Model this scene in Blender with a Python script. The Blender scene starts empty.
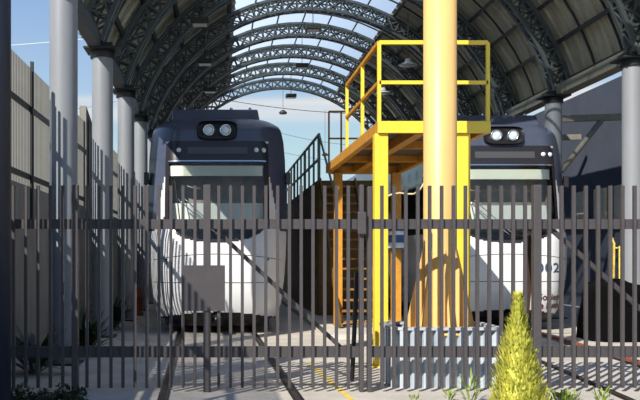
import bpy, bmesh, math, random
from mathutils import Vector, Matrix
random.seed(7)
sc = bpy.context.scene
COL = sc.collection
PI = math.pi
# ------------------------------------------------------------------ camera, sky, sun, exposure
cam = bpy.data.cameras.new('camera'); camo = bpy.data.objects.new('camera', cam); COL.objects.link(camo)
camo.location = (0, 0, 1.6); camo.rotation_euler = (PI/2, 0, 0)
cam.sensor_width = 36; cam.lens = 850/640*36
cam.shift_x = (320-220)/640; cam.shift_y = (255-200)/640
cam.clip_end = 3000
sc.camera = camo
SUN = Vector((.72, 1.0, -.88))
sl = bpy.data.lights.new('sun', 'SUN'); sl.energy = 6.6; sl.angle = .006; sl.color = (1, .95, .86)
so = bpy.data.objects.new('sun', sl); COL.objects.link(so); so.location = (-10, -20, 25)
so.rotation_euler = SUN.to_track_quat('-Z', 'Y').to_euler()
w = bpy.data.worlds.new('sky'); sc.world = w; w.use_nodes = True
nt = w.node_tree; nt.nodes.clear()
def N(t, **k):
    n = nt.nodes.new(t)
    for a, b in k.items(): setattr(n, a, b)
    return n
tc = N('ShaderNodeTexCoord'); sep = N('ShaderNodeSeparateXYZ'); nt.links.new(tc.outputs['Generated'], sep.inputs[0])
ramp = N('ShaderNodeValToRGB'); nt.links.new(sep.outputs['Z'], ramp.inputs[0])
cr = ramp.color_ramp
cr.elements[0].position = 0.0; cr.elements[0].color = (.70, .90, .95, 1)
cr.elements[1].position = .7; cr.elements[1].color = (.14, .27, .60, 1)
for p, c in ((.12, (.62, .88, .98, 1)), (.19, (.50, .72, .98, 1)), (.30, (.34, .54, .90, 1))):
    e = cr.elements.new(p); e.color = c
mp = N('ShaderNodeMapping'); mp.inputs['Scale'].default_value = (1.2, 1.2, 26); nt.links.new(tc.outputs['Generated'], mp.inputs[0])
nz = N('ShaderNodeTexNoise'); nz.inputs['Scale'].default_value = 2.0; nz.inputs['Detail'].default_value = 5
nt.links.new(mp.outputs[0], nz.inputs[0])
band = N('ShaderNodeValToRGB'); nt.links.new(sep.outputs['Z'], band.inputs[0])
b = band.color_ramp; b.elements[0].position = .150; b.elements[0].color = (0, 0, 0, 1)
b.elements[1].position = .185; b.elements[1].color = (0, 0, 0, 1)
for p in (.158, .176):
    e = b.elements.new(p); e.color = (1, 1, 1, 1)
nr = N('ShaderNodeValToRGB'); nt.links.new(nz.outputs[0], nr.inputs[0])
nr.color_ramp.elements[0].position = .2; nr.color_ramp.elements[1].position = .6
mul = N('ShaderNodeMath', operation='MULTIPLY'); nt.links.new(band.outputs[0], mul.inputs[0]); nt.links.new(nr.outputs[0], mul.inputs[1])
mx = N('ShaderNodeMix', data_type='RGBA'); nt.links.new(mul.outputs[0], mx.inputs[0]); nt.links.new(ramp.outputs[0], mx.inputs[6])
mx.inputs[7].default_value = (.93, .95, .97, 1)
bg = N('ShaderNodeBackground'); bg.inputs[1].default_value = .82; nt.links.new(mx.outputs[2], bg.inputs[0])
out = N('ShaderNodeOutputWorld'); nt.links.new(bg.outputs[0], out.inputs[0])
vs = sc.view_settings; vs.view_transform = 'Standard'; vs.look = 'None'; vs.gamma = 1; vs.use_curve_mapping = False; vs.exposure = 0.0

# ------------------------------------------------------------------ materials
def lin(c): return tuple((x/255/12.92 if x/255 <= .04045 else ((x/255+.055)/1.055)**2.4) for x in c)
MATS = {}
def mat(name, rgb, rough=.6, metal=0, var=0, scale=6, bump=0, bscale=30, spec=.5, stretch=None, dark=None, coat=0):
    m = bpy.data.materials.new(name); m.use_nodes = True; t = m.node_tree; p = t.nodes['Principled BSDF']
    c = lin(rgb); p.inputs['Base Color'].default_value = (*c, 1); p.inputs['Roughness'].default_value = rough
    p.inputs['Metallic'].default_value = metal; p.inputs['Specular IOR Level'].default_value = spec
    p.inputs['Coat Weight'].default_value = coat
    co = t.nodes.new('ShaderNodeTexCoord'); ma = t.nodes.new('ShaderNodeMapping'); t.links.new(co.outputs['Object'], ma.inputs[0])
    if stretch: ma.inputs['Scale'].default_value = stretch
    if var or dark:
        n = t.nodes.new('ShaderNodeTexNoise'); n.inputs['Scale'].default_value = scale; n.inputs['Detail'].default_value = 6
        n.inputs['Roughness'].default_value = .65; t.links.new(ma.outputs[0], n.inputs[0])
        r = t.nodes.new('ShaderNodeValToRGB'); t.links.new(n.outputs[0], r.inputs[0])
        d = lin(dark) if dark else tuple(x*(1-var) for x in c)
        r.color_ramp.elements[0].position = .3; r.color_ramp.elements[0].color = (*d, 1)
        r.color_ramp.elements[1].position = .62; r.color_ramp.elements[1].color = (*tuple(min(1, x*(1+var*.4)) for x in c), 1)
        t.links.new(r.outputs[0], p.inputs['Base Color'])
    if bump:
        n2 = t.nodes.new('ShaderNodeTexNoise'); n2.inputs['Scale'].default_value = bscale; n2.inputs['Detail'].default_value = 4
        t.links.new(ma.outputs[0], n2.inputs[0]); bp = t.nodes.new('ShaderNodeBump'); bp.inputs['Strength'].default_value = bump
        bp.inputs['Distance'].default_value = .02
        t.links.new(n2.outputs[0], bp.inputs['Height']); t.links.new(bp.outputs[0], p.inputs['Normal'])
    MATS[name] = m; return m
mat('concrete', (192, 184, 172), .9, var=.22, scale=1.6, bump=.25, bscale=40)
mat('slab', (200, 194, 184), .9, var=.2, scale=3)
mat('earth', (70, 58, 45), 1, var=.5, scale=12, bump=.6)
mat('fence_paint', (70, 66, 68), .5, var=.12, scale=9)
mat('side_fence', (120, 120, 116), .75, var=.15, scale=5, stretch=(1, 1, .2))
mat('wall_conc', (128, 126, 120), .9, var=.25, scale=3, bump=.2, stretch=(1, 3, .4))
mat('dark_steel', (40, 42, 44), .5, metal=.2, var=.2)
mat('navy_post', (34, 38, 52), .5, var=.1)
mat('column_paint', (132, 135, 140), .45, var=.08, scale=2, stretch=(1, 1, .3))
mat('truss_paint', (84, 92, 94), .5, metal=.15, var=.15)
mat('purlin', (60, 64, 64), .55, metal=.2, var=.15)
mat('roof_sheet', (192, 188, 168), .6, metal=.1, var=.3, scale=1.3, stretch=(1, 4, 1))
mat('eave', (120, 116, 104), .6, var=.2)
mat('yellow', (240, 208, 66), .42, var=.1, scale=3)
mat('amber', (200, 138, 42), .5, var=.22, scale=5)  # platform yellow with bounce light and shade under the deck mixed in
mat('pole_yellow', (228, 186, 116), .42, var=.08, scale=2, stretch=(1, 1, .3))
mat('floor_plate', (84, 74, 60), .6, metal=.3, var=.2)
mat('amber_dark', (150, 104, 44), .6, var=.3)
mat('brown', (104, 76, 30), .7, var=.3)
mat('rail_green', (88, 104, 100), .5, metal=.2)
mat('navy', (70, 76, 94), .28, var=.06, coat=.3)
mat('white_paint', (214, 215, 216), .3, var=.04, scale=2, coat=.3)
mat('black', (14, 14, 16), .45)
mat('seam', (50, 50, 52), .6)
mat('side_glass', (12, 16, 20), .08)
mat('mask', (40, 38, 42), .25)
mat('cab', (150, 142, 134), .9, var=.3, scale=4)
mat('visor', (238, 242, 226), .8)
mat('reflection_white', (232, 238, 234), .7)
mat('display', (72, 72, 74), .3)
mat('chrome', (190, 196, 204), .15, metal=.9)
mat('lens', (210, 225, 230), .1, spec=.8)
mat('galv', (184, 192, 200), .45, metal=.1, var=.12, scale=3)
mat('rust', (148, 84, 58), .8, var=.4, scale=14)
mat('rail_dark', (62, 50, 42), .7, metal=.3, var=.3, scale=10)
mat('wood_dark', (66, 46, 36), .8, var=.3)
mat('red_text', (96, 26, 36), .5)
mat('blue_text', (54, 74, 104), .5)
mat('line_yellow', (226, 196, 90), .8, var=.4, scale=14)
mat('tarp', (7, 7, 9), .95, var=.3, bump=.6, bscale=5, spec=.1)
mat('orange', (130, 62, 34), .6)
mat('rag_blue', (64, 96, 150), .8, var=.4, scale=18)
mat('rag_white', (214, 222, 228), .8)
mat('lamp_dark', (48, 48, 46), .5)
mat('lamp_white', (226, 226, 222), .4)
mat('sunlit_cream', (206, 198, 176), .8, var=.15)
mat('bluewall', (66, 72, 86), .85, var=.15, scale=1)
mat('far_trees', (50, 62, 44), 1, var=.4)
mat('leaf_dark', (40, 62, 30), .6, var=.4, scale=14)
mat('leaf_grey', (66, 78, 66), .5, var=.3, scale=8)
mat('leaf_mid', (120, 140, 48), .6, var=.35, scale=30)
mat('cypress', (206, 200, 86), .6, var=.3, scale=9, dark=(150, 162, 58))
mat('stem', (92, 70, 40), .8)
mat('cable', (205, 190, 150), .6)
# skylight: translucent polycarbonate
m = bpy.data.materials.new('skylight'); m.use_nodes = True; t = m.node_tree; t.nodes.clear()
tr = t.nodes.new('ShaderNodeBsdfTransparent'); tr.inputs[0].default_value = (.86, .92, .95, 1)
tl = t.nodes.new('ShaderNodeBsdfTranslucent'); tl.inputs[0].default_value = (.78, .84, .86, 1)
mxs = t.nodes.new('ShaderNodeMixShader'); mxs.inputs[0].default_value = .5
o_ = t.nodes.new('ShaderNodeOutputMaterial')
t.links.new(tr.outputs[0], mxs.inputs[1]); t.links.new(tl.outputs[0], mxs.inputs[2]); t.links.new(mxs.outputs[0], o_.inputs[0]); MATS['skylight'] = m
# windshield glass
m = bpy.data.materials.new('windshield'); m.use_nodes = True; t = m.node_tree; t.nodes.clear()
tr = t.nodes.new('ShaderNodeBsdfTransparent'); tr.inputs[0].default_value = (.93, .95, .93, 1)
gl = t.nodes.new('ShaderNodeBsdfGlossy'); gl.inputs['Roughness'].default_value = .03
fr = t.nodes.new('ShaderNodeFresnel'); fr.inputs[0].default_value = 1.5
mxs = t.nodes.new('ShaderNodeMixShader'); o_ = t.nodes.new('ShaderNodeOutputMaterial')
t.links.new(fr.outputs[0], mxs.inputs[0]); t.links.new(tr.outputs[0], mxs.inputs[1]); t.links.new(gl.outputs[0], mxs.inputs[2]); t.links.new(mxs.outputs[0], o_.inputs[0]); MATS['windshield'] = m

# ------------------------------------------------------------------ mesh helpers
class MB:
    def __init__(s): s.v = []; s.f = []; s.mi = []; s.sm = []
    def add(s, vs, fs, mi=0, sm=False):
        n = len(s.v); s.v += [tuple(v) for v in vs]; s.f += [tuple(i+n for i in f) for f in fs]
        s.mi += [mi]*len(fs); s.sm += [sm]*len(fs); return s
    def box(s, x0, x1, y0, y1, z0, z1, mi=0):
        v = [(x, y, z) for z in (z0, z1) for y in (y0, y1) for x in (x0, x1)]
        return s.add(v, [(0,2,3,1),(4,5,7,6),(0,1,5,4),(2,6,7,3),(0,4,6,2),(1,3,7,5)], mi)
    def bar(s, a, b, w=.05, h=None, mi=0, up=(0,0,1)):
        a = Vector(a); b = Vector(b); d = (b-a).normalized(); u = Vector(up)
        if abs(d.dot(u)) > .98: u = Vector((0,1,0))
        r = d.cross(u).normalized(); u = r.cross(d).normalized(); h = h or w
        r *= w/2; u *= h/2
        v = [a-r-u, a+r-u, a+r+u, a-r+u, b-r-u, b+r-u, b+r+u, b-r+u]
        return s.add(v, [(0,3,2,1),(4,5,6,7),(0,1,5,4),(1,2,6,5),(2,3,7,6),(3,0,4,7)], mi)
    def tube(s, pts, r, n=8, mi=0, caps=True):
        pts = [Vector(p) for p in pts]; rr = r if isinstance(r, (list, tuple)) else [r]*len(pts)
        vs = []; 
        for i, p in enumerate(pts):
            d = (pts[min(i+1, len(pts)-1)]-pts[max(i-1, 0)]).normalized()
            u = Vector((0,0,1)) if abs(d.z) < .95 else Vector((0,1,0))
            a = d.cross(u).normalized(); b = a.cross(d).normalized()
            for k in range(n):
                t = 2*PI*k/n; vs.append(p+(a*math.cos(t)+b*math.sin(t))*rr[i])
        fs = [(i*n+k, i*n+(k+1)%n, (i+1)*n+(k+1)%n, (i+1)*n+k) for i in range(len(pts)-1) for k in range(n)]
        s.add(vs, fs, mi, True)
        if caps:
            s.add(vs[:n], [tuple(range(n))[::-1]], mi); s.add(vs[-n:], [tuple(range(n))], mi)
        return s
    def lathe(s, prof, c=(0,0,0), n=24, mi=0, axis='z'):
        vs = []
        for r, z in prof:
            for k in range(n):
                t = 2*PI*k/n
                if axis == 'z': vs.append((c[0]+r*math.cos(t), c[1]+r*math.sin(t), c[2]+z))
                else: vs.append((c[0]+r*math.cos(t), c[1]+z, c[2]+r*math.sin(t)))
        fs = [(i*n+k, i*n+(k+1)%n, (i+1)*n+(k+1)%n, (i+1)*n+k) for i in range(len(prof)-1) for k in range(n)]
        return s.add(vs, fs, mi, True)
    def build(s, name, mats, parent=None, bevel=0, recalc=True):
        me = bpy.data.meshes.new(name); me.from_pydata(s.v, [], s.f)
        for m in (mats if isinstance(mats, (list, tuple)) else [mats]): me.materials.append(MATS[m])
        me.polygons.foreach_set('material_index', s.mi); me.polygons.foreach_set('use_smooth', s.sm)
        if recalc:
            bm = bmesh.new(); bm.from_mesh(me); bmesh.ops.remove_doubles(bm, verts=bm.verts, dist=1e-5)
            bmesh.ops.recalc_face_normals(bm, faces=bm.faces); bm.to_mesh(me); bm.free()
        o = bpy.data.objects.new(name, me); COL.objects.link(o)
        if bevel:
            md = o.modifiers.new('bevel', 'BEVEL'); md.width = bevel; md.segments = 2; md.limit_method = 'ANGLE'
        if parent: o.parent = parent
        return o
def tag(o, label=None, cat=None, group=None, kind=None):
    if label: o['label'] = label
    if cat: o['category'] = cat
    if group: o['group'] = group
    if kind: o['kind'] = kind
    return o
def empty(name, loc, label, cat, group=None):
    o = bpy.data.objects.new(name, None); COL.objects.link(o); o.location = loc; o.empty_display_size = .2
    return tag(o, label, cat, group)
def kids(o): return [c for c in bpy.data.objects if c.parent == o]
def copy_tree(o, loc=None, label=None, parent=None):
    c = o.copy(); COL.objects.link(c)
    if parent: c.parent = parent
    if loc is not None: c.location = loc
    if label: c['label'] = label
    for ch in kids(o): copy_tree(ch, parent=c)
    return c
F = 850.0
def px(x, y, Y): return Vector(((x-220)*Y/F, Y, 1.6+(255-y)*Y/F))
def struct(mb, name, m, label=None, **k):
    o = mb.build(name, m, **k); o['kind'] = 'structure'
    return o

# ------------------------------------------------------------------ ground and setting
g = MB(); g.add([(-60,-30,0),(60,-30,0),(60,400,0),(-60,400,0)], [(0,1,2,3)])
struct(g, 'ground', 'concrete')
g = MB(); g.box(2.05, 4.05, 15.9, 34, 0, .11)
struct(g, 'trim_1', 'slab', bevel=.01)
# yellow marking on the ground
g = MB(); pts = [(1.32, 12.6), (1.36, 11.6), (1.40, 10.6), (1.44, 9.6), (1.5, 8.4)]
for (a, b_), (c, d) in zip(pts, pts[1:]): g.add([(a-.035, b_, .004), (a+.035, b_, .004), (c+.035, d, .004), (c-.035, d, .004)], [(0,1,2,3)])
struct(g, 'trim_2', 'line_yellow')

def rail_line(pts, name, label, mats=('rail_dark', 'black')):
    g = MB()
    for (x0, y0), (x1, y1) in zip(pts, pts[1:]):
        g.bar((x0, y0, .008), (x1, y1, .008), .055, .02, 0)
        g.bar((x0+.05, y0, .003), (x1+.05, y1, .003), .045, .008, 1)
        g.bar((x0-.04, y0, .003), (x1-.04, y1, .003), .02, .008, 1)
    tag(g.build(name, mats), label, 'rail', 'rails set in the ground')
def t1(y): return -.06-(min(y, 18)-17)*.022
ys = [3+i*1.0 for i in range(16)]+[20, 30, 48]
rail_line([(t1(y)-.75, y) for y in ys], 'track_rail', 'left rail of the track running in front of the left train')
rail_line([(t1(y)+.75, y) for y in ys], 'track_rail', 'dark grooved rail crossing the ground right of centre under the left train')
def t2(y): return 5.8 if y > 17 else 5.8-.035*(17-y)**1.35*1.0
rail_line([(t2(y)-.75, y) for y in ys], 'track_rail', 'left rail of the track under the right train, beside the ribbed planter', ('rail_dark','black'))
ys2 = ys
g = MB()
for a, b_ in zip(ys, ys[1:]):
    g.bar((t2(a)+.62, a, .02), (t2(b_)+.62, b_, .02), .10, .05, 0); g.bar((t2(a)+.5, a, .006), (t2(b_)+.5, b_, .006), .08, .012, 1)
tag(g.build('track_rail', ['rust', 'black']), 'rusty orange rail curving out from under the right train', 'rail', 'rails set in the ground')

# left boundary: solid wall, slatted steel fence above it
WX = -3.2
g = MB(); g.box(WX-.16, WX, -3, 46, 0, 2.75)
struct(g, 'wall_left', 'wall_conc')
ZT = 4.8; py0 = -2.0; bay = 3.05; nb = 15
posts_y = [py0+i*bay+1.1 for i in range(nb+1)]
def side_panel(y0, y1):
    root = bpy.data.objects.new('slatted_fence_panel', None); COL.objects.link(root); root.location = (WX-.05, y0, 2.75)
    n = int((y1-y0)/.105)
    step = (y1-y0)/n; s_ = MB()
    proto = None
    for k in range(n):
        if proto is None:
            s_.box(-.011, .011, .01, .045, 0.0, ZT-2.75); proto = s_.build('slat', 'side_fence', root)
        else:
            c = proto.copy(); COL.objects.link(c); c.parent = root; c.location = (0, k*step, 0)
    for z in (.12, 1.28): 
        r = MB(); r.box(.012, .052, .05, y1-y0-.05, z, z+.09); r.build('rail', 'dark_steel', root)
    p = MB(); p.box(.053, .10, -.04, .04, -.6, ZT-2.75+.06); p.build('post', 'dark_steel', root)
    return root
p0 = side_panel(posts_y[0], posts_y[1])
ords = ['behind the viewer', 'nearest the viewer', 'second nearest the viewer', 'just ahead of the dark pillar', 'beside the dark pillar', 'left of the first pale column', 'beside the first pale column',
        'left of the second pale column', 'beyond the second pale column', 'left of the third pale column', 'beyond the third pale column', 'left of the fourth pale column', 'beyond the fourth pale column', 'far down the wall', 'at its far end']
for i in range(nb):
    lab = 'tall grey slatted steel fence panel on the left wall, ' + ords[i]
    if i == 0: tag(p0, lab, 'fence', 'slatted panels on the left wall')
    else: copy_tree(p0, (WX-.05, posts_y[i], 2.75), lab)
g = MB(); g.add([(WX-.14, 20.2, 2.75), (WX+.02, 20.2, 2.75), (WX+.02, 21.6, 2.75), (WX-.14, 21.6, 2.75), (WX-.14, 20.2, 5.15), (WX+.02, 20.2, 5.15), (WX+.02, 21.6, 4.75), (WX-.14, 21.6, 4.75)],
      [(0,1,2,3),(4,5,6,7),(0,1,5,4),(1,2,6,5),(2,3,7,6),(3,0,4,7)])
tag(g.build('wall_pier', 'wall_conc'), 'raised grey concrete pier standing above the left wall between pale columns', 'pier')
# right hand building wall
g = MB(); g.box(11.2, 11.5, 12, 52, 0, 6.6)
struct(g, 'wall_right', 'bluewall')
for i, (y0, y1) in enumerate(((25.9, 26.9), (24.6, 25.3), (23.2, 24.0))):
    g = MB(); g.box(11.12, 11.2, y0, y1, 2.5, 3.55)  # patches of sunlight on the wall, painted as thin cream boxes
    tag(g.build('sunlit_patch', 'sunlit_cream'), 'sunlit patch painted cream on the dark wall behind the right train, ' + ('farthest from viewer', 'middle of three', 'nearest of three')[i], 'panel', 'painted sunlit patches on the right wall')
# far background trees
g = MB(); 
for i in range(60):
    x = -40+i*1.6+random.uniform(-.6, .6); r = random.uniform(1.4, 2.6)
    g.lathe([(0, 2*r), (.6*r, 1.75*r), (r, r), (.8*r, .3*r), (.3*r, 0)], (x, 110+random.uniform(-5, 5), 0), 8)
tag(g.build('distant_tree_line', 'far_trees'), 'low dark line of trees beyond the far end of the shed', 'trees', kind='stuff')

# ------------------------------------------------------------------ canopy
XL, XR, ZS = -2.3, 8.45, 5.76
CX = (XL+XR)/2; HALF = (XR-XL)/2
RISE = 4.04; RI = (HALF**2+RISE**2)/(2*RISE); CZ = ZS+RISE-RI
SK = .07
def skew(x): return SK*(x-XL)
A0 = math.asin((ZS-CZ)/RI); 
def ap(r, a, y=0): # a from A0 (right) to PI-A0 (left)
    x = CX+r*math.cos(a); return Vector((x, y+skew(x), CZ+r*math.sin(a)))
ARCH_Y = [12.5, 16.65, 20.8, 24.6, 28.1, 31.4, 34.7, 38.0, 41.4]
NB = 30; DEP = .42; WID = .30
angs = [A0+(PI-2*A0)*i/NB for i in range(NB+1)]
arch = empty('arch_truss', (0, ARCH_Y[0], 0), '', 'arch', 'lattice arches of the shed roof')
def chord(r, y):
    m_ = MB()
    for a, b_ in zip(angs, angs[1:]): m_.bar(ap(r, a, y), ap(r, b_, y), .085, .085, up=(0,1,0))
    m_.build('chord', 'truss_paint', arch)
for r in (RI, RI+DEP):
    for y in (-WID/2, WID/2): chord(r, y)
for y in (-WID/2, WID/2):
    m_ = MB()
    for i, (a, b_) in enumerate(zip(angs, angs[1:])):
        m_.bar(ap(RI, a, y), ap(RI+DEP, b_, y), .042, .042, up=(0,1,0)); m_.bar(ap(RI+DEP, a, y), ap(RI, b_, y), .042, .042, up=(0,1,0))
        m_.bar(ap(RI, a, y), ap(RI+DEP, a, y), .045, .045, up=(0,1,0))
    m_.build('side_bracing', 'truss_paint', arch)
m_ = MB()
for r in (RI, RI+DEP):
    for i, (a, b_) in enumerate(zip(angs, angs[1:])):
        m_.bar(ap(r, a, -WID/2), ap(r, a, WID/2), .045); 
        m_.bar(ap(r, a, -WID/2), ap(r, b_, WID/2), .04); m_.bar(ap(r, a, WID/2), ap(r, b_, -WID/2), .04)
m_.build('cross_bracing', 'truss_paint', arch)
anames = ['nearest the viewer, above the first column', 'second from the front', 'third from the front', 'fourth from the front', 'fifth from the front', 'fourth from the far end', 'third from the far end', 'last but one before the sky', 'at the far end, framing the open sky']
arch['label'] = 'grey lattice roof arch ' + anames[0]
for k in range(1, 9): copy_tree(arch, (0, ARCH_Y[k], 0), 'grey lattice roof arch ' + anames[k])
# shell
YE0, YE1 = 11.95, 41.8; RS = RI+DEP+.2
aL = math.acos((.5-CX)/RS); aR = math.acos((5.8-CX)/RS)
def shell(mb, a0, a1, n, corr=0):
    ysn = [YE0, YE1]
    vs = []
    for i in range(n+1):
        a = a0+(a1-a0)*i/n; r = RS+(corr if i % 2 else 0)
        for y in ysn: vs.append(ap(r, a, y))
    mb.add(vs, [(2*i, 2*i+1, 2*i+3, 2*i+2) for i in range(n)])
AE = A0+.03
g = MB(); shell(g, AE, aR, 40); shell(g, aL, PI-AE, 40)
# transverse standing seams on the sheets
for j in range(44):
    y = YE0+.35+j*.69
    for (a0, a1) in ((AE, aR), (aL, PI-AE)):
        for i in range(14):
            a = a0+(a1-a0)*i/14; b_ = a0+(a1-a0)*(i+1)/14
            g.bar(ap(RS-.03, a, y), ap(RS-.03, b_, y), .07, .06, up=(0,1,0))
roof = struct(g, 'ceiling', 'roof_sheet', recalc=False)
g = MB(); shell(g, aR, aL, 40)
struct(g, 'window_1', 'skylight', recalc=False)
for i in range(17):
    a = AE+(PI-2*AE)*i/16
    pw = .045 if PI-aL < PI-a < PI-aR or aR < a < aL else .10
    m_ = MB(); m_.bar(ap(RS-.12, a, YE0), ap(RS-.12, a, YE1), pw, pw, up=(math.cos(a), 0, math.sin(a)))
    m_.build('purlin', 'purlin', roof)
# intermediate thin ribs in each bay
for k in range(8):
    for fo in ((ARCH_Y[k+1]-ARCH_Y[k])/3, (ARCH_Y[k+1]-ARCH_Y[k])*2/3):
        m_ = MB()
        for a, b_ in zip(angs, angs[1:]): m_.bar(ap(RS-.07, a, ARCH_Y[k]+fo), ap(RS-.07, b_, ARCH_Y[k]+fo), .045, .045, up=(0,1,0))
        m_.build('rib', 'purlin', roof)
# eave beams
for s_, X, nm in ((-1, XL-.12, 'left'), (1, XR+.1, 'right')):
    e = empty('eave_beam', (X, YE0, ZS), 'long ' + ('dark' if s_ < 0 else 'weathered grey') + ' eave beam and gutter along the ' + nm + ' side of the roof', 'beam', 'eave beams')
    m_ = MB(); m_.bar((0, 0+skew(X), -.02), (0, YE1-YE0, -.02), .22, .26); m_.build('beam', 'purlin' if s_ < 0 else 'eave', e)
    m_ = MB(); L = YE1-YE0; x0 = s_*(.13 if s_ < 0 else .22); x1 = s_*(.16 if s_ < 0 else .55)
    for (xa, za, xb, zb) in ((x0, .28, x0, .02), (x0, .02, x1, .02), (x1, .02, x1, .28)): m_.bar((min(xa,xb) if xa==xb else (xa+xb)/2, 0, (za+zb)/2), (min(xa,xb) if xa==xb else (xa+xb)/2, L, (za+zb)/2), max(abs(xa-xb), .02), max(abs(za-zb), .02))
    m_.build('gutter', 'eave', e)
    if s_ < 0:
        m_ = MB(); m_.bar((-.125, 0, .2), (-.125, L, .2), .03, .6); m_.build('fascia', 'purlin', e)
# columns
def column(loc, label, m='column_paint', h=5.58):
    root = empty('canopy_column', loc, label, 'column', 'canopy columns')
    a = MB(); a.lathe([(.205, .03), (.205, h)], n=32); a.build('shaft', m, root)
    a = MB(); a.box(-.26, .26, -.26, .26, 0, .03); a.build('base_plate', 'dark_steel', root)
    a = MB(); a.lathe([(.205, h-.14), (.24, h-.14), (.24, h), (.0, h)], n=32); a.box(-.33, .33, -.33, .33, h, h+.04); a.box(-.22, .22, -.22, .22, h+.04, ZS-.04)
    a.build('capital', 'dark_steel', root, bevel=.008)
    return root
lc = column((XL, ARCH_Y[0], 0), 'pale round column nearest on the left, beside the left train')
names = ['second pale round column on the left side', 'third pale round column on the left side', 'fourth pale round column on the left, just beside the left train', 'fifth pale column on the left, mostly behind the left train', 'sixth pale column on the left, behind the left train', 'seventh pale column on the left, behind the left train', 'eighth pale column on the left, behind the left train', 'last pale column on the left, behind the left train']
for k in range(1, 9): copy_tree(lc, (XL, ARCH_Y[k], 0), names[k-1])
names = ['pale round column at the right edge, in front of the wall', 'round column right of the right train, partly in shade', 'third column on the right side, behind the right train', 'fourth column on the right side, behind the right train', 'fifth column on the right, behind the right train', 'sixth column on the right, behind the right train', 'seventh column on the right, behind the right train', 'last column on the right, behind the right train']
for k in range(1, 9): copy_tree(lc, (XR, ARCH_Y[k]+skew(XR), 0), names[k-1])
copy_tree(lc, (XR, ARCH_Y[0]+skew(XR), 0), 'nearest right column, beyond the right edge of the photo')
g = MB(); g.lathe([(.0, 0), (.205, 0), (.205, 7.2), (0, 7.2)], (XL, 8.5, 0), 32)
tag(g.build('dark_pillar', 'navy_post'), 'dark navy round pillar at the left edge of the photo', 'pillar')
# knee braces on the right
for k in (1, 2, 3):
    y = ARCH_Y[k]+skew(XR)
    g = MB(); g.tube([(XR+.2, y, 3.72), (XR+1.25, y, 5.05)], .07); g.bar((XR+.15, y, 5.05), (XR+2.3, y, 5.12), .12, .16)
    tag(g.build('knee_brace', 'eave'), 'slanted steel knee brace right of the ' + ('edge column', 'right train, above the dark wall', 'third right column')[k-1], 'brace', 'knee braces of the right columns')

# pendant lamps under the roof
def lamp(loc, top, white, label):
    root = empty('pendant_lamp', loc, label, 'lamp', 'lamps hanging under the roof')
    a = MB()
    if white: a.lathe([(0, .2), (.08, .2), (.1, .1), (.3, 0), (.29, -.02), (.0, .0)], n=20); a.build('reflector', 'lamp_white', root)
    else:
        a.box(-.24, .24, -.2, .2, -.08, .08); a.build('housing', 'lamp_dark', root, bevel=.02)
        a = MB(); a.box(-.19, .19, -.15, .15, -.095, -.08); a.build('diffuser', 'lamp_white', root)
    a = MB(); a.tube([(0, 0, .1), (0, 0, top-loc[2])], .012, 6); a.build('rod', 'lamp_dark', root)
def roofz(x): return CZ+math.sqrt(max(0, (RS-.1)**2-(x-CX)**2))
L_ = [((313, 28), 27.0, 0, 'dark box lamp highest under the skylight'), ((302, 66), 33, 0, 'dark box lamp in the middle of the skylight row'), ((291, 96), 39, 0, 'dark box lamp at the far end, against open sky'),
      ((200, 22), 22.6, 0, 'large dark box lamp at upper left under the dark roof'), ((205, 62), 27.3, 0, 'dark box lamp in the middle of the left row'), ((210, 90), 32, 0, 'dark box lamp lowest in the left row'),
      ((408, 65), 27.7, 1, 'white dish lamp beside the yellow pole'), ((383, 93), 32.5, 1, 'white dish lamp behind the platform railing'), ((362, 111), 37.6, 1, 'white dish lamp lowest on the right side')]
for (a, b_), Y, wt, lab in L_:
    p = px(a, b_, Y); lamp(p, roofz(p.x), wt, lab)
# suspended lamps outside beyond the end
for i, ((a, b_), Y) in enumerate((((283, 113), 48), ((325, 155), 60))):
    p = px(a, b_, Y); g = MB(); g.lathe([(0, .18), (.08, .16), (.24, .03), (.2, -.06), (0, -.07)], p, 14); g.tube([(p.x, p.y, p.z+.25), (p.x, p.y, p.z+3.2)], .012, 5)
    tag(g.build('street_lamp', 'lamp_dark'), ('small dark lamp hanging in the sky above the left train roof', 'small lamp hanging low in the sky by the grey railing')[i], 'lamp')
for i, (pa, pb, Y) in enumerate((((228, 93), (345, 106), 46), ((270, 124), (340, 138), 55), ((280, 146), (345, 156), 60), ((0, 38), (120, 22), 46), ((70, 104), (130, 92), 60))):
    if i == 3: pa, pb = (-40, 41), (150, 24)
    a = px(*pa, Y); b_ = px(*pb, Y); d = b_-a; a = a-d*.6; b2 = b_+d*.6
    n = 12; pts = [a.lerp(b2, k/n)-Vector((0, 0, .5*4*(k/n)*(1-k/n))) for k in range(n+1)]
    g = MB(); g.tube(pts, (.018, .012, .012, .016, .012)[i], 5)
    tag(g.build('overhead_wire', 'lamp_dark' if i != 3 else 'lamp_white'), ('thin wire across the sky just under the far arch', 'thin wire in the sky above the grey railing', 'lowest thin wire in the sky behind the railing', 'pale wire across the blue sky at upper left', 'thin wire seen between the first two pale columns')[i], 'wire', 'overhead wires')

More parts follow.
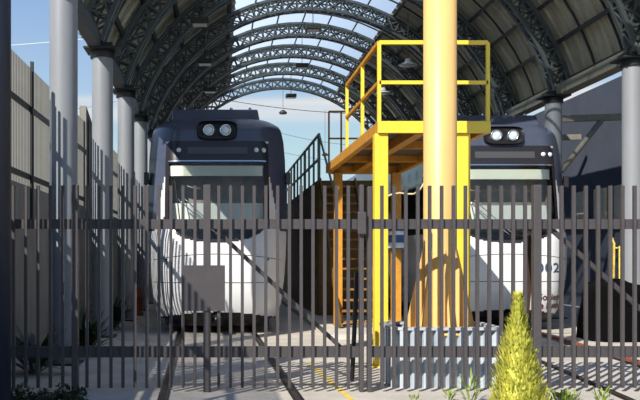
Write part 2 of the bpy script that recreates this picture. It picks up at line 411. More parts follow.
# ------------------------------------------------------------------ trains
def interp(t, pts):
    for (a, va), (b_, vb) in zip(pts, pts[1:]):
        if t <= b_: 
            f = (t-a)/(b_-a); return va+(vb-va)*max(0, f)
    return pts[-1][1]
WP = [(.2, 1.2), (.6, 1.33), (1.2, 1.40), (2.0, 1.445), (2.8, 1.45), (3.6, 1.44), (4.0, 1.41), (4.25, 1.36), (4.35, 1.31), (4.42, 1.22)]
def Wz(z): return interp(z, WP)
def fy(x, z):
    u = min(1, abs(x)/Wz(z))
    y = .75*(max(0, u-.5)/.5)**2.4
    if z > 1.9: y += (z-1.9)*.17
    if z < .9: y += ((.9-z)/.6)**2*.12
    if z > 4.15: y += ((z-4.15)/.27)**2*.2
    y -= .10*max(0, 1-((z-1.2)/.9)**2)
    return y
def in_mask(x, z):
    if z > 3.93: return False
    hw = 1.05
    if z < 2.35: 
        q = 1-((2.35-z)/.5)**2
        if q <= 0: return False
        hw *= q**.42
    if z > 3.8: hw -= ((z-3.8)/.13)**2*.08
    return abs(x) < hw
def make_train():
    root = bpy.data.objects.new('train', None); COL.objects.link(root)
    NX, NZ = 112, 168; z0, z1 = .3, 4.42
    def P(i, j):
        z = z0+(z1-z0)*j/NZ; x = Wz(z)*(-1+2*i/NX); return (x, fy(x, z), z)
    body = MB(); ws = MB(); hd = MB()
    vs = [P(i, j) for j in range(NZ+1) for i in range(NX+1)]
    faces = []; mi = []; gf = []; hf = []
    rowh = (z1-z0)/NZ
    for j in range(NZ):
        for i in range(NX):
            p = P(i+.5, j+.5); x, y, z = p; f = (j*(NX+1)+i, j*(NX+1)+i+1, (j+1)*(NX+1)+i+1, (j+1)*(NX+1)+i)
            if in_mask(x, z):
                edge = not (in_mask(x*1.06, z) and in_mask(x, z-.06) )
                if z > 3.5 or edge: hf.append(f)
                else: gf.append(f)
                continue
            faces.append(f)
            ax = abs(x)
            if z < .46-.14*(ax/1.2)**2: m = 2
            elif z > 3.93 or ax > 1.05+max(0, (3.3-z))*.2 and z > 2.1: m = 1
            else: m = 0
            mi.append(m)
    body.v = list(vs); body.f = faces; body.mi = mi; body.sm = [True]*len(faces)
    L = 15.0
    # sides, roof
    for s_ in (0, NX):
        rows = []
        for j in range(0, NZ+1, 4):
            p = P(s_, j); rows.append((p, (p[0], L, p[2])))
        for a, b_ in zip(rows, rows[1:]):
            zc = (a[0][2]+b_[0][2])/2
            m = 1 if zc > 3.3 else (4 if zc > 2.1 else (2 if zc < .4 else 0))
            body.add([a[0], a[1], b_[1], b_[0]], [(0,1,2,3)], m, True)
    top = [P(i, NZ) for i in range(0, NX+1, 4)]
    for a, b_ in zip(top, top[1:]): body.add([a, b_, (b_[0], L, b_[2]), (a[0], L, a[2])], [(0,1,2,3)], 1)
    prof = [(P(0, j)[0], L, P(0, j)[2]) for j in range(0, NZ+1, 8)]; prof += [(-x, y, z) for x, y, z in reversed(prof)]
    body.add(prof, [tuple(range(len(prof)))], 0)
    body.box(-1.1, 1.1, .95, L-.1, .25, .45, 2)
    body.build('body', ['white_paint', 'navy', 'black', 'seam', 'side_glass'], root, recalc=False)
    g_ = MB(); g_.v = list(vs); g_.f = gf; g_.mi = [0]*len(gf); g_.sm = [True]*len(gf)
    o = g_.build('windshield', 'windshield', root, recalc=False); clean(o)
    g_ = MB(); g_.v = list(vs); g_.f = hf; g_.mi = [0]*len(hf); g_.sm = [True]*len(hf)
    o = g_.build('window_surround', 'mask', root, recalc=False); clean(o)
    # cab interior
    g_ = MB(); 
    g_.box(-1.0, 1.0, .82, .87, .9, 3.9)
    g_.box(-1.02, -1.0, .7, 1.05, .9, 3.6); g_.box(1.0, 1.02, .7, 1.05, .9, 3.6); g_.box(-1.0, 1.0, .6, .85, 3.55, 3.6)
    g_.build('cab_interior', 'cab', root)
    g_ = MB(); g_.box(-.9, .9, .42, .9, 2.05, 2.12); g_.box(-.85, .85, .42, .46, 1.95, 2.07); g_.build('dashboard', 'black', root)
    g_ = MB()
    g_.box(-.92, .95, .40, .42, 2.22, 2.66)  # white board added for the bright reflection low in the windshield
    g_.build('reflection_board', 'reflection_white', root)
    # sun visor
    g_ = MB(); n = 20
    for i in range(n):
        xa = -.97+1.9*i/n; xb = -.97+1.9*(i+1)/n
        ya, yb = fy(xa, 3.3)+.08, fy(xb, 3.3)+.08
        g_.add([(xa, ya-.02, 3.21), (xb, yb-.02, 3.21), (xb, yb, 3.42), (xa, ya, 3.42), (xa, ya, 3.21), (xb, yb, 3.21), (xb, yb+.02, 3.42), (xa, ya+.02, 3.42)],
               [(0,1,2,3),(5,4,7,6),(0,4,5,1),(3,2,6,7)])
    g_.build('sun_visor', 'visor', root)
    # destination display on the surround
    def patch(x0, x1, za, zb, off, name, m, nn=16, mm=4):
        g2 = MB(); vv = []
        for j in range(mm+1):
            for i in range(nn+1):
                x = x0+(x1-x0)*i/nn; z = za+(zb-za)*j/mm; vv.append((x, fy(x, z)-off, z))
        g2.add(vv, [(j*(nn+1)+i, j*(nn+1)+i+1, (j+1)*(nn+1)+i+1, (j+1)*(nn+1)+i) for j in range(mm) for i in range(nn)], 0, True)
        return g2.build(name, m, root, recalc=False)
    patch(-.6, .62, 3.66, 3.80, .006, 'destination_display', 'display')
    patch(-1.0, 1.0, 3.50, 3.525, .012, 'trim_strip', 'chrome')
    for x in (-.78, .8, .95):
        g_ = MB(); g_.lathe([(0, -.02), (.045, -.015), (.05, .01)], (x, fy(x, 3.74), 3.74), 14, axis='y'); g_.build('marker_lamp', 'lens', root)
    # headlamp pod
    pod = MB(); ov = []
    zc = 4.14
    for k in range(28):
        t = 2*PI*k/28; c, s2 = math.cos(t), math.sin(t)
        ov.append((.41*math.copysign(abs(c)**.45, c), .20*math.copysign(abs(s2)**.45, s2)+zc+.0))
    front = [(x*.95, fy(x, min(z, 4.1))-.09+max(0, z-4.1)*.5, zc+(z-zc)*.9) for x, z in ov]; back = [(x, fy(0, 4.1)+.35, z) for x, z in ov]; mid = [(x, fy(x, min(z, 4.1))-.03, z) for x, z in ov]
    n = 28; pod.add(back+mid+front, [(r*n+k, r*n+(k+1) % n, (r+1)*n+(k+1) % n, (r+1)*n+k) for r in (0, 1) for k in range(n)]+[tuple(range(2*n, 3*n))], 0, False)
    pod_o = pod.build('headlamp_pod', 'black', root, bevel=0)
    for x in (-.17, .17):
        y = fy(0, 4.1)-.095
        g_ = MB(); g_.lathe([(.115, .03), (.12, -.02), (.10, -.03), (.085, .0), (.05, .02)], (x, y, 4.14), 24, axis='y'); h = g_.build('headlamp', 'chrome', pod_o)
        g_ = MB(); g_.lathe([(.085, 0), (.05, -.02), (0, -.03)], (x, y, 4.14), 20, axis='y'); g_.build('lens', 'lens', pod_o)
    # roof equipment
    g_ = MB(); g_.add([(-.95, .75, 4.36), (.9, .75, 4.36), (.95, L-1, 4.3), (-1, L-1, 4.3), (-.93, .85, 4.66), (.85, .85, 4.66), (.9, L-1.1, 4.66), (-.95, L-1.1, 4.66)],
                      [(0,1,2,3),(4,5,6,7),(0,1,5,4),(1,2,6,5),(2,3,7,6),(3,0,4,7)])
    g_.build('roof_unit', 'navy', root, bevel=.03)
    g_ = MB(); 
    for x in (-.7, -.2, .3, .7): g_.lathe([(.03, 0), (.03, .07), (0, .08)], (x, 1.1, 4.66), 10)
    g_.build('roof_bolts', 'chrome', root)
    # wipers
    for (xa, za, xb, zb) in ((-.78, 2.72, .0, 2.02), (-.68, 2.76, .1, 2.02)):
        g_ = MB(); pts = [(xa+(xb-xa)*t, fy(xa+(xb-xa)*t, za+(zb-za)*t)-.035, za+(zb-za)*t) for t in [i/8 for i in range(9)]]
        g_.tube(pts, .013, 6); g_.build('wiper_arm', 'chrome', root)
    g_ = MB(); pts = [(-.86+.12*t, fy(-.8, 3.1-.9*t)-.03, 3.16-.9*t) for t in [i/8 for i in range(9)]]; g_.tube(pts, .012, 6); g_.build('wiper_blade', 'black', root)
    # side mirrors / cameras
    for s_ in (-1, 1):
        g_ = MB(); x = s_*1.49; g_.box(x-.05, x+.05, .85, .95, 3.08, 3.34); g_.box(min(x, x-s_*.1), max(x, x-s_*.1), .87, .92, 3.14, 3.18)
        g_.build('mirror', 'mask', root, bevel=.015)
    # bumper skirt, coupler, bogie
    g_ = MB(); nn = 24; vv = []
    for z, o2 in ((.16, .30), (.30, .12), (.46, .06)):
        for i in range(nn+1):
            x = -1.08+2.16*i/nn; vv.append((x, .45*(abs(x)/1.1)**3+o2, z))
    g_.add(vv, [(j*(nn+1)+i, j*(nn+1)+i+1, (j+1)*(nn+1)+i+1, (j+1)*(nn+1)+i) for j in (0, 1) for i in range(nn)], 0, True)
    g_.box(-1.05, 1.05, .5, .9, .16, .45)
    g_.build('bumper', 'black', root)
    g_ = MB(); g_.box(-.09, .09, -.12, .5, .24, .38); g_.lathe([(0, -.3), (.1, -.28), (.11, -.14), (.06, -.1)], (0, .02, .31), 16, axis='y'); g_.build('coupler', 'black', root)
    for y in (2.6, 4.4, 11, 12.8):
        g_ = MB(); 
        for s_ in (-1, 1): g_.lathe([(0, -.06), (.28, -.06), (.3, -.05), (.3, .05), (.32, .06), (0, .06)], (0, 0, 0), 24)
        g_ = MB()
        for s_ in (-1, 1):
            vv = []; n = 24
            for xo, r in ((-.06, 0), (-.06, .29), (.06, .29), (.06, 0)):
                for k in range(n): vv.append((s_*.75+xo, y+r*math.cos(2*PI*k/n), .32+r*math.sin(2*PI*k/n)))
            g_.add(vv, [(i*n+k, i*n+(k+1) % n, (i+1)*n+(k+1) % n, (i+1)*n+k) for i in range(3) for k in range(n)], 0, True)
        g_.tube([(-.75, y, .32), (.75, y, .32)], .06, 10); g_.build('wheelset', 'rail_dark', root)
    for zc_, cv, xm in ((1.62, .12, 1.3), (1.05, 0, 1.3)):
        g_ = MB(); pts = [(x, fy(x, zc_-cv*(x/1.3)**2)-.002, zc_-cv*(x/1.3)**2) for x in [-xm+2*xm*i/24 for i in range(25)]]; g_.tube(pts, .007, 5); g_.build('panel_seam', 'seam', root)
    for x in (-1.0, 1.0):
        g_ = MB(); pts = [(x, fy(x, z)-.002, z) for z in [.45+i*.1 for i in range(12)]]; g_.tube(pts, .006, 5); g_.build('panel_seam', 'seam', root)
    # lower small vents/tow hooks
    for x in (-1.02, 1.02):
        g_ = MB(); g_.box(x-.02, x+.02, fy(x, 1.5)-.02, fy(x, 1.5)+.02, 1.49, 1.53); g_.build('latch', 'seam', root)
    return root
def clean(o):
    bm = bmesh.new(); bm.from_mesh(o.data); bmesh.ops.delete(bm, geom=[v for v in bm.verts if not v.link_faces], context='VERTS'); bm.to_mesh(o.data); bm.free()
tr1 = make_train(); tr1.location = (-.06, 17.0, 0)
tag(tr1, 'white and navy light rail train on the left, roof half in shade', 'train', 'parked trains')
tr2 = copy_tree(tr1, (6.04, 17.75, 0)); tr2.scale = (1.04, 1, 1); tag(tr2, 'white and navy light rail train on the right, with lettering low on its nose', 'train')
def text_on(train, s, size, x, z, m, name, spacing=1, w=None):
    c = bpy.data.curves.new(name, 'FONT'); c.body = s; c.size = size; c.space_character = spacing; c.resolution_u = 3; c.space_line = .9
    c.offset = .004
    to = bpy.data.objects.new('tmp', c); COL.objects.link(to)
    dg = bpy.context.evaluated_depsgraph_get(); me = bpy.data.meshes.new_from_object(to.evaluated_get(dg)); bpy.data.objects.remove(to)
    xs = [v.co.x for v in me.vertices]; sx = (w/(max(xs)-min(xs))) if w else 1
    for v in me.vertices:
        X = x+v.co.x*sx; Z = z+v.co.y; v.co = (X, fy(X, Z)-.010, Z)
    me.materials.append(MATS[m]); o = bpy.data.objects.new(name, me); COL.objects.link(o); o.parent = train
    return o
text_on(tr2, 'Gobierno\nde Puebla', .20, .52, .66, 'red_text', 'lettering', w=.66)['label'] = 'dark red two-line lettering'
text_on(tr2, '0002', .28, .33, 1.24, 'blue_text', 'fleet_number', 1.1, w=.66)['label'] = 'grey blue fleet number'

# ------------------------------------------------------------------ yellow platform
PX0, PX1, PY0, PY1 = 2.24, 3.84, 12.1, 18.0; PZ = 3.5
plat = empty('yellow_platform', (PX0, PY0, 0), 'yellow steel maintenance platform with railing between the two trains', 'platform')
def part(mb, name, m, parent=plat, bevel=.006):
    for i, v in enumerate(mb.v): mb.v[i] = (v[0]-parent.location.x, v[1]-parent.location.y, v[2]-parent.location.z)
    return mb.build(name, m, parent, bevel=bevel)
for x, y, wd in ((2.30, PY0+.09, .19), (3.47, PY0+.09, .19), (2.48, PY1-.12, .17), (3.70, PY1-.12, .19)):
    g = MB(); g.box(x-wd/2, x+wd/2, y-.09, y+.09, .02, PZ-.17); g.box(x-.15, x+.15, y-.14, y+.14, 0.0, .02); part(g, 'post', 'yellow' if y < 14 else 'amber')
g = MB(); g.box(PX0, PX1, PY0-.05, PY0, PZ-.17, PZ); g.box(PX0, PX1, PY0, PY0+.1, PZ-.02, PZ); part(g, 'front_beam', 'yellow')
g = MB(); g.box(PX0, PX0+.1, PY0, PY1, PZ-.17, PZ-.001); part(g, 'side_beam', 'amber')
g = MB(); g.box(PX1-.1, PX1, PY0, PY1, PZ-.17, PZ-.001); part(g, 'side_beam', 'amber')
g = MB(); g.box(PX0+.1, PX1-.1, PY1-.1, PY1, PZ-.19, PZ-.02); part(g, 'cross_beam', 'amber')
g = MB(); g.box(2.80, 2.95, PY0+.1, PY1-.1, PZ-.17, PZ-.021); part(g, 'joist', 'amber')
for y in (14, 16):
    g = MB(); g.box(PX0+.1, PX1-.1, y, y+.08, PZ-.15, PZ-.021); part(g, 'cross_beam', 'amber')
g = MB(); g.box(PX0+.02, PX1-.02, PY0+.1, PY1, PZ-.02, PZ+.015); part(g, 'floor_plate', 'floor_plate')
RT = PZ+1.13; RM = PZ+.56
def hr(pts, name, m='yellow', w=.05):
    g = MB()
    for a, b_ in zip(pts, pts[1:]): g.bar(a, b_, w)
    part(g, name, m, bevel=0)
g = MB()
hr([(PX0+.03, PY0+.03, RT), (PX1-.02, PY0+.03, RT)], 'top_rail', w=.055); hr([(PX0+.03, PY0+.03, RM), (PX1-.02, PY0+.03, RM)], 'mid_rail')
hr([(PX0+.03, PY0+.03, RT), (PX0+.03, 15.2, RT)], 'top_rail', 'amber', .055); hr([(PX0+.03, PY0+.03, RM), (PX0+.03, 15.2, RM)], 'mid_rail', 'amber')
for x, y, mm in ((PX0+.03, PY0+.03, 'yellow'), (PX1-.02, PY0+.03, 'amber'), (PX0+.03, 13.55, 'yellow'), (PX0+.03, 15.2, 'yellow')):
    hr([(x, y, PZ), (x, y, RT)], 'upright', 'yellow')
for x in (PX0+.06, PX0+.32, ):
    hr([(x, PY1-.05, PZ), (x, PY1-.05, RT)], 'upright', 'amber_dark', .035)
hr([(PX0+.06, PY1-.05, RT), (PX0+.75, PY1-.05, RT)], 'top_rail', 'amber_dark', .035); hr([(PX0+.06, PY1-.05, RM), (PX0+.75, PY1-.05, RM)], 'mid_rail', 'amber_dark', .035)
# stair behind the platform
st = empty('steel_stair', (2.5, 17.2, 0), 'steep amber steel stair rising behind the yellow platform', 'stair')
for k in range(15):
    t = (k+.5)/15; z = .11+t*3.25; y = 16.9+.4+t*3.3
    g = MB(); g.box(2.47, 3.25, y, y+.22, z-.02, z+.02); part(g, 'tread', 'amber_dark', st, 0)
for x in (2.44, 3.28):
    g = MB(); g.bar((x, 17.25, .11), (x, 20.7, 3.4), .04, .2); part(g, 'stringer', 'brown', st, 0)
# rear service platform
rp = empty('service_platform', (2.37, 20.75, 0), 'long brown service platform with grey railing behind the left train', 'platform')
g = MB(); g.box(2.37, 3.9, 20.75, 34, 3.28, 3.42); part(g, 'deck', 'brown', rp)
g = MB(); g.box(2.38, 2.42, 20.8, 33.9, .12, 3.28); part(g, 'side_cladding', 'brown', rp)
for y in (20.8, 24, 27.2, 30.4):
    g = MB(); g.box(2.39, 2.55, y, y+.14, .12, 3.28); part(g, 'post', 'brown', rp); 
g = MB(); g.box(2.56, 3.9, 21.0, 21.06, .12, 3.28); part(g, 'dark_backing', 'brown', rp)  # sheet added to keep the space behind the stair dark
for z in (3.95, 4.55):
    g = MB(); g.bar((2.42, 20.8, z), (2.42, 33.5, z), .05); part(g, 'railing_bar', 'rail_green', rp, 0)
for i in range(12):
    y = 20.8+i*1.15
    g = MB(); g.bar((2.42, y, 3.42), (2.42, y, 4.57), .05 if i % 3 else .07); part(g, 'railing_post', 'rail_green', rp, 0)
g = MB(); g.bar((2.42, 20.8, 4.57), (2.62, 19.6, 3.1), .04); part(g, 'stair_handrail', 'rail_green', rp, 0)

# crash pole in corrugated planter
PC = (2.68, 10.68)
PL0, PL1, PB0, PB1, PH = 2.06, 3.41, 10.2, 11.15, .73
planter = empty('corrugated_planter', ((PL0+PL1)/2, (PB0+PB1)/2, 0), 'ribbed galvanised steel planter around the foot of the yellow pole', 'planter')
def rrect(x0, x1, y0, y1, r, step=.0125):
    pts = []
    segs = [((x0+r, y0), (x1-r, y0), (0,-1)), ((x1, y0+r), (x1, y1-r), (1,0)), ((x1-r, y1), (x0+r, y1), (0,1)), ((x0, y1-r), (x0, y0+r), (-1,0))]
    cen = [(x1-r, y0+r, -PI/2), (x1-r, y1-r, 0), (x0+r, y1-r, PI/2), (x0+r, y0+r, PI)]
    for (a, b_, n_), (cx, cy, a0) in zip(segs, cen):
        L = math.dist(a, b_); k = max(1, round(L/step))
        for i in range(k): pts.append((a[0]+(b_[0]-a[0])*i/k, a[1]+(b_[1]-a[1])*i/k, *n_))
        k = round(r*PI/2/step)
        for i in range(k):
            t = a0+PI/2*i/k; pts.append((cx+r*math.cos(t), cy+r*math.sin(t), math.cos(t), math.sin(t)))
    return pts
loop = rrect(PL0, PL1, PB0, PB1, .2)
per = len(loop)*.0125; nper = round(per/.147)
g = MB(); vs = []
n = len(loop)
for z in (0, PH-.03):
    for i, (x, y, nx, ny) in enumerate(loop):
        ph = (i/n*nper) % 1; t = abs(ph-.5)*2; d = -.075*min(1, max(0, (t-.42)/.16))
        vs.append((x+nx*d, y+ny*d, z))
g.add(vs, [(i, (i+1) % n, n+(i+1) % n, n+i) for i in range(n)])
part(g, 'corrugated_wall', 'galv', planter, 0)
g = MB(); vs = []
for off, z in ((-.004, PH-.035), (.006, PH-.035), (.006, PH), (-.09, PH), (-.09, PH-.035)):
    for (x, y, nx, ny) in loop: vs.append((x+nx*off, y+ny*off, z))
g.add(vs, [(r*n+i, r*n+(i+1) % n, (r+1)*n+(i+1) % n, (r+1)*n+i) for r in range(4) for i in range(n)])
part(g, 'rim', 'galv', planter, 0)
g = MB(); g.add([(x-nx*.07, y-ny*.07, PH-.10) for x, y, nx, ny in loop], [tuple(range(n))]); part(g, 'soil', 'earth', planter, 0)
pole = empty('yellow_pole', (PC[0]+.085, PC[1]+.0, PH-.11), 'thick pale yellow steel pole standing in the ribbed planter', 'pole')
g = MB(); g.lathe([(.205, 0), (.205, 7.6), (0, 7.6)], n=48); g.build('shaft', 'pole_yellow', pole)
g = MB(); g.lathe([(0, 0), (.45, 0), (.45, .035), (.2, .035)], n=40); g.build('base_plate', 'pole_yellow', pole)
for k in range(8):
    a = 2*PI*k/8+PI/8*.0
    c, s_ = math.cos(a), math.sin(a); g = MB(); tx, ty = -s_*.012, c*.012
    prof = [(.2, .03), (.43, .03), (.43, .10), (.215, 1.05), (.2, 1.05)]
    g.add([(c*r+tx, s_*r+ty, z) for r, z in prof]+[(c*r-tx, s_*r-ty, z) for r, z in prof], [(0,1,2,3,4),(9,8,7,6,5)]+[(i, 5+i, 5+(i+1) % 5, (i+1) % 5) for i in range(5)])
    g.build('gusset', 'pole_yellow', pole)
# rag and cable
g = MB(); g.lathe([(0, -.28), (.15, -.26), (.17, -.1), (.15, .02), (.17, .12), (.1, .2), (0, .22)], px(396, 236, 17.72), 12, 0); g.lathe([(.16, -.25), (.185, -.18), (.17, -.14)], px(396, 236, 17.72), 12, 1); g.lathe([(.16, .02), (.18, .06), (.17, .10)], px(396, 236, 17.72), 12, 1)
o = g.build('tied_rag', ['rag_blue', 'rag_white']); tag(o, 'blue and white rag bundle tied on the rear platform post', 'rag')
o.location = (0, 0, 0)
g = MB(); pp = [px(x, y, 12.0 if x < 415 else 11.6) for x, y in ((388, 196), (393, 194), (400, 193), (407, 194), (414, 194), (420, 190), (424, 183))]
g.tube(pp, .014, 6); tag(g.build('loose_cable', 'cable'), 'pale cable looping from the yellow post to the thick pole', 'cable')

# ------------------------------------------------------------------ front fence and gate
FY = 9.93; SC = F/FY
def fx(p): return (p-220)/SC
def fence(p0, p1, label, name='picket_fence', cat='fence', bars=None, extra=None, botl=0, post=None):
    x0, x1 = fx(p0), fx(p1)
    root = empty(name, (x0, FY, 0), label, cat, 'panels of the picket fence in front')
    nb_ = round((p1-p0)/12.15); 
    proto = None
    for k in range(1, nb_):
        x = (x1-x0)*k/nb_
        if proto is None:
            g = MB(); g.box(-.018, .018, -.02, .02, .05, 2.41); proto = g.build('picket', 'fence_paint', root); proto.location = (x, 0, 0)
        else:
            c = proto.copy(); COL.objects.link(c); c.parent = root; c.location = (x, 0, 0)
            c.scale = (1, 1, 1)
    for z0, z1 in ((1.905, 2.02), (.40, .53)):
        g = MB(); g.box(0, x1-x0, .022, .062, z0, z1); g.build('rail', 'fence_paint', root)
    return root
def fpost(p, label, w=.075, h=2.42):
    g = MB(); g.box(fx(p)-w/2, fx(p)+w/2, FY-.03, FY+.07, 0, h); tag(g.build('fence_post', 'fence_paint', bevel=.006), label, 'post', 'posts of the front fence')
fence(-60, 75, 'grey picket fence panel at the far left, in shade by the dark pillar')
fence(75, 207, 'grey picket fence panel in front of the pale columns')
gp = fence(207, 360, 'grey picket gate leaf with blank plate, in front of the left train', 'gate_leaf', 'gate')
fence(370, 537, 'grey picket fence panel in front of the ribbed planter')
fence(537, 720, 'grey picket fence panel at the right, in front of the right train')
fpost(75, 'dark fence post nearest the left pillar'); fpost(207, 'thick fence post in front of the left train', .085); fpost(537, 'thick fence post right of the yellow green cypress', .09)
fpost(361.5, 'gate post left of the latch, beside the stair', .05, 2.42); fpost(369.5, 'gate post just left of the yellow platform post', .05, 2.40)
g = MB(); g.box(fx(182)-gp.location.x, fx(225)-gp.location.x, -.05, -.022, .95, 1.48); g.build('plate', 'fence_paint', gp)
g = MB(); g.box(fx(357)-gp.location.x, fx(365)-gp.location.x, -.09, -.03, 1.84, 2.10); g.build('latch', 'fence_paint', gp, bevel=.01)
def brace(a, b_, label, name='fence_brace', m='fence_paint', w=.05, Y0=FY+.09, Y1=None):
    p = px(a[0], a[1], Y0); q = px(b_[0], b_[1], Y1 or Y0)
    g = MB(); g.bar(p, q, w, w); tag(g.build(name, m), label, 'brace', 'slanted braces behind the fence')
brace((213, 227), (352, 358), 'slanted grey brace crossing the gate in front of the left train')
brace((551, 229), (655, 322), 'slanted grey brace crossing the fence in front of the right train')
p = px(357, 272, FY+.17); q = px(352, 381, FY+.17); g = MB(); g.bar(p, q, .05, .03)
tag(g.build('leaning_bar', 'black'), 'black bar hanging slanted inside the gate latch', 'bar')
p = px(532, 236, FY+.12); q = px(519, 380, FY+.72); q.z = .02; g = MB(); g.bar(p, q, .085, .05)
tag(g.build('leaning_plank', 'wood_dark'), 'dark brown plank leaning behind the thick post near the cypress', 'plank')
# low hurdles of bars beside the right wall
for i, (a, b_) in enumerate(((614, 618), )):
    g = MB(); Y = 20; 
    g.tube([(px(613, 300, Y).x, Y, 0), px(614, 243, Y), px(612, 238, Y)], .03, 8); g.tube([(px(620, 300, Y).x, Y, 0), px(620, 246, Y)], .03, 8); g.tube([px(614, 248, Y), px(620, 248, Y)], .02, 6)
    tag(g.build('pipe_stand', 'line_yellow'), 'pale yellow pipe stand beside the right edge column', 'pipe')
# tarp covered heap at right
def blob(c, rx, ry, rz, label, name, cat, m, seed, p=2.6, amp=.06):
    random.seed(seed); g = MB(); n, k = 28, 14; vs = []
    ph = [random.uniform(0, 6) for _ in range(6)]
    for j in range(k+1):
        e = PI/2*j/k
        for i in range(n):
            t = 2*PI*i/n; ce, se = math.cos(e), math.sin(e); f = 1+amp*(math.sin(3*t+ph[0])+math.sin(5*t+ph[1]+2*e)+math.sin(7*e+ph[2]))*(.4+ce)*.6
            vs.append((c[0]+rx*f*math.copysign(abs(math.cos(t))**(2/p), math.cos(t))*abs(ce)**(2/p), c[1]+ry*f*math.copysign(abs(math.sin(t))**(2/p), math.sin(t))*abs(ce)**(2/p), c[2]+rz*f*abs(se)**(2/p)))
    g.add(vs, [(j*n+i, j*n+(i+1) % n, (j+1)*n+(i+1) % n, (j+1)*n+i) for j in range(k) for i in range(n)], 0, True)
    return tag(g.build(name, m), label, cat)
blob((7.45, 16.1, 0), .55, .5, 1.12, 'black tarpaulin draped over a heap beside the right train', 'covered_heap', 'tarpaulin', 'tarp', 3, 4)
# orange drum by the left wall
g = MB(); c = px(136, 300, 22.6); g.lathe([(0, 0), (.2, 0), (.2, .06), (.17, .1), (.17, .42), (.19, .45), (.17, .48), (.15, .66), (.1, .74), (0, .74)], (c.x, 22.6, 0), 20)
tag(g.build('plastic_drum', 'orange'), 'small orange drum on the ground by the left train', 'drum')

# ------------------------------------------------------------------ plants
def leafmesh(mb, base, d, L, wd, droop=.3, n=5):
    d = Vector(d).normalized(); side = d.cross(Vector((0,0,1)));
    if side.length < .05: side = Vector((1,0,0))
    side.normalize(); vs = []
    for i in range(n+1):
        t = i/n; p = Vector(base)+d*L*t-Vector((0,0,droop*L*t*t)); w_ = wd*math.sin(PI*min(.97, t*.85+.12))
        vs += [p-side*w_/2, p+side*w_/2]
    mb.add(vs, [(2*i, 2*i+1, 2*i+3, 2*i+2) for i in range(n)])
def cypress(loc, H, R, label):
    root = empty('cypress_shrub', loc, label, 'shrub')
    g = MB(); g.tube([(0,0,0), (0,0,H*.9)], [.03, .008], 8); g.build('trunk', 'stem', root)
    g = MB(); rnd = random.Random(11)
    for i in range(3400):
        t = rnd.random()**1.25; z = H*(.04+.93*t); rr = R*((1-t)**.92)*(min(1, .6+t*4))
        if t > .82: rr = R*.16*(1-t)/.18+.008
        a = rnd.uniform(0, 2*PI); rr *= .9+.22*math.sin(3*a+t*19)*math.sin(23*t+2*a); q = rr*math.sqrt(rnd.uniform(.45, 1.0))
        b_ = (q*math.cos(a), q*math.sin(a), z)
        d = Vector((math.cos(a+rnd.uniform(-.5, .5))*.55, math.sin(a+rnd.uniform(-.5, .5))*.55, rnd.uniform(.6, 1.3)))
        leafmesh(g, b_, d, rnd.uniform(.04, .09), rnd.uniform(.012, .026), rnd.uniform(-.2, .25), 3)
    core = [(R*.6*(1-t)**1.0+.004, H*(.03+.9*t)) for t in [i/12 for i in range(13)]]
    g.lathe([(0, H*.03)]+core, n=16)
    g.build('foliage', 'cypress', root, recalc=False)
cp = px(518, 400, 8.0)
cypress((cp.x, 8.0, 0), 1.23, .33, 'yellow green conical cypress shrub in front of the fence')
def tuft(loc, n, H, spread, label, m, name='small_plant', wd=.03, cat='plant', seed=1, low=.1, group=None):
    rnd = random.Random(seed); g = MB()
    for i in range(n):
        a = rnd.uniform(0, 2*PI); r = spread*math.sqrt(rnd.random()); z = rnd.uniform(0, low)*H
        d = (math.cos(a)*rnd.uniform(.1, .8), math.sin(a)*rnd.uniform(.1, .8), rnd.uniform(.5, 1.2))
        leafmesh(g, (r*math.cos(a), r*math.sin(a), z), d, H*rnd.uniform(.5, 1), wd*rnd.uniform(.7, 1.3), rnd.uniform(.1, .6), 4)
    o = g.build(name, m, recalc=False); o.location = loc; return tag(o, label, cat, group)
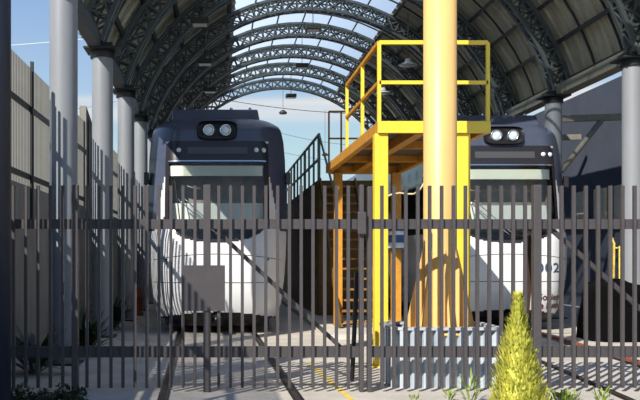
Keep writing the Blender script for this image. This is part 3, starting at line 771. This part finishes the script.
def hedge(x0, x1, Y, h, label, m, n=900, seed=5, dy=.25, name='low_hedge', z0=0):
    rnd = random.Random(seed); g = MB()
    for i in range(n):
        t = rnd.random(); x = x0+(x1-x0)*t; hh = h*(.65+.35*math.sin(t*17+seed)*math.sin(t*7)); z = rnd.uniform(0, hh); y = rnd.uniform(-dy, dy)
        leafmesh(g, (x-x0, y, z), (rnd.uniform(-1, 1), rnd.uniform(-1, 1), rnd.uniform(0, 1.2)), rnd.uniform(.05, .1), rnd.uniform(.02, .035), .3, 3)
    o = g.build(name, m, recalc=False); o.location = (x0, Y, z0); return tag(o, label, 'plant')
a = px(8, 395, 9.0).x; b_ = px(84, 395, 9.0).x
hedge(a, b_, 9.0, .24, 'low dark green leafy plants at the bottom left corner', 'leaf_dark', 1100, 5, .2)
for i, (x, h, sp, n, lab) in enumerate(((470, .34, .07, 24, 'thin green sprout in front of the planter left of the cypress'), (449, .16, .05, 16, 'tiny green sprout at the foot of the planter'), (365, .1, .06, 14, 'tiny weed at the foot of the gate post'),
      (562, .14, .17, 120, 'low green plant just right of the cypress'), (602, .16, .08, 26, 'small green sprout at the bottom right'), (415, .1, .06, 14, 'tiny weed below the left part of the planter'))):
    Y = 9.2
    if i == 2: continue
    tuft((px(x, 400, Y).x, Y, 0), n, h, sp, lab, 'leaf_mid', seed=i+20, wd=.022, low=.6)
# arching plant behind the fence at left
rnd = random.Random(4)
for (x, Y, R, n, lab, nm) in ((28, 11.4, .62, 110, 'grey leaved arching plant behind the fence at lower left', 'agave_plant'), (84, 13.6, .5, 150, 'dark arching shrub beside the first pale column', 'dark_shrub'), (112, 18.5, .6, 150, 'dark shrub at the foot of the left wall by the second column', 'dark_shrub')):
    c = px(x, 300, Y); g = MB(); hz = .75 if nm == 'agave_plant' else .9
    for i in range(n):
        a = rnd.uniform(0, 2*PI); leafmesh(g, (.08*math.cos(a), .08*math.sin(a), rnd.uniform(0, .25)), (math.cos(a)*.7, math.sin(a)*.7, rnd.uniform(.3, 1.7)), hz*rnd.uniform(.5, 1.05), .06, rnd.uniform(.15, .6), 7)
    g.tube([(0,0,0), (0,0,.4)], .06, 8)
    o = g.build(nm, 'leaf_grey' if nm == 'agave_plant' else 'leaf_dark', recalc=False); o.location = (max(c.x, WX+.7), Y, 0); tag(o, lab, 'plant')
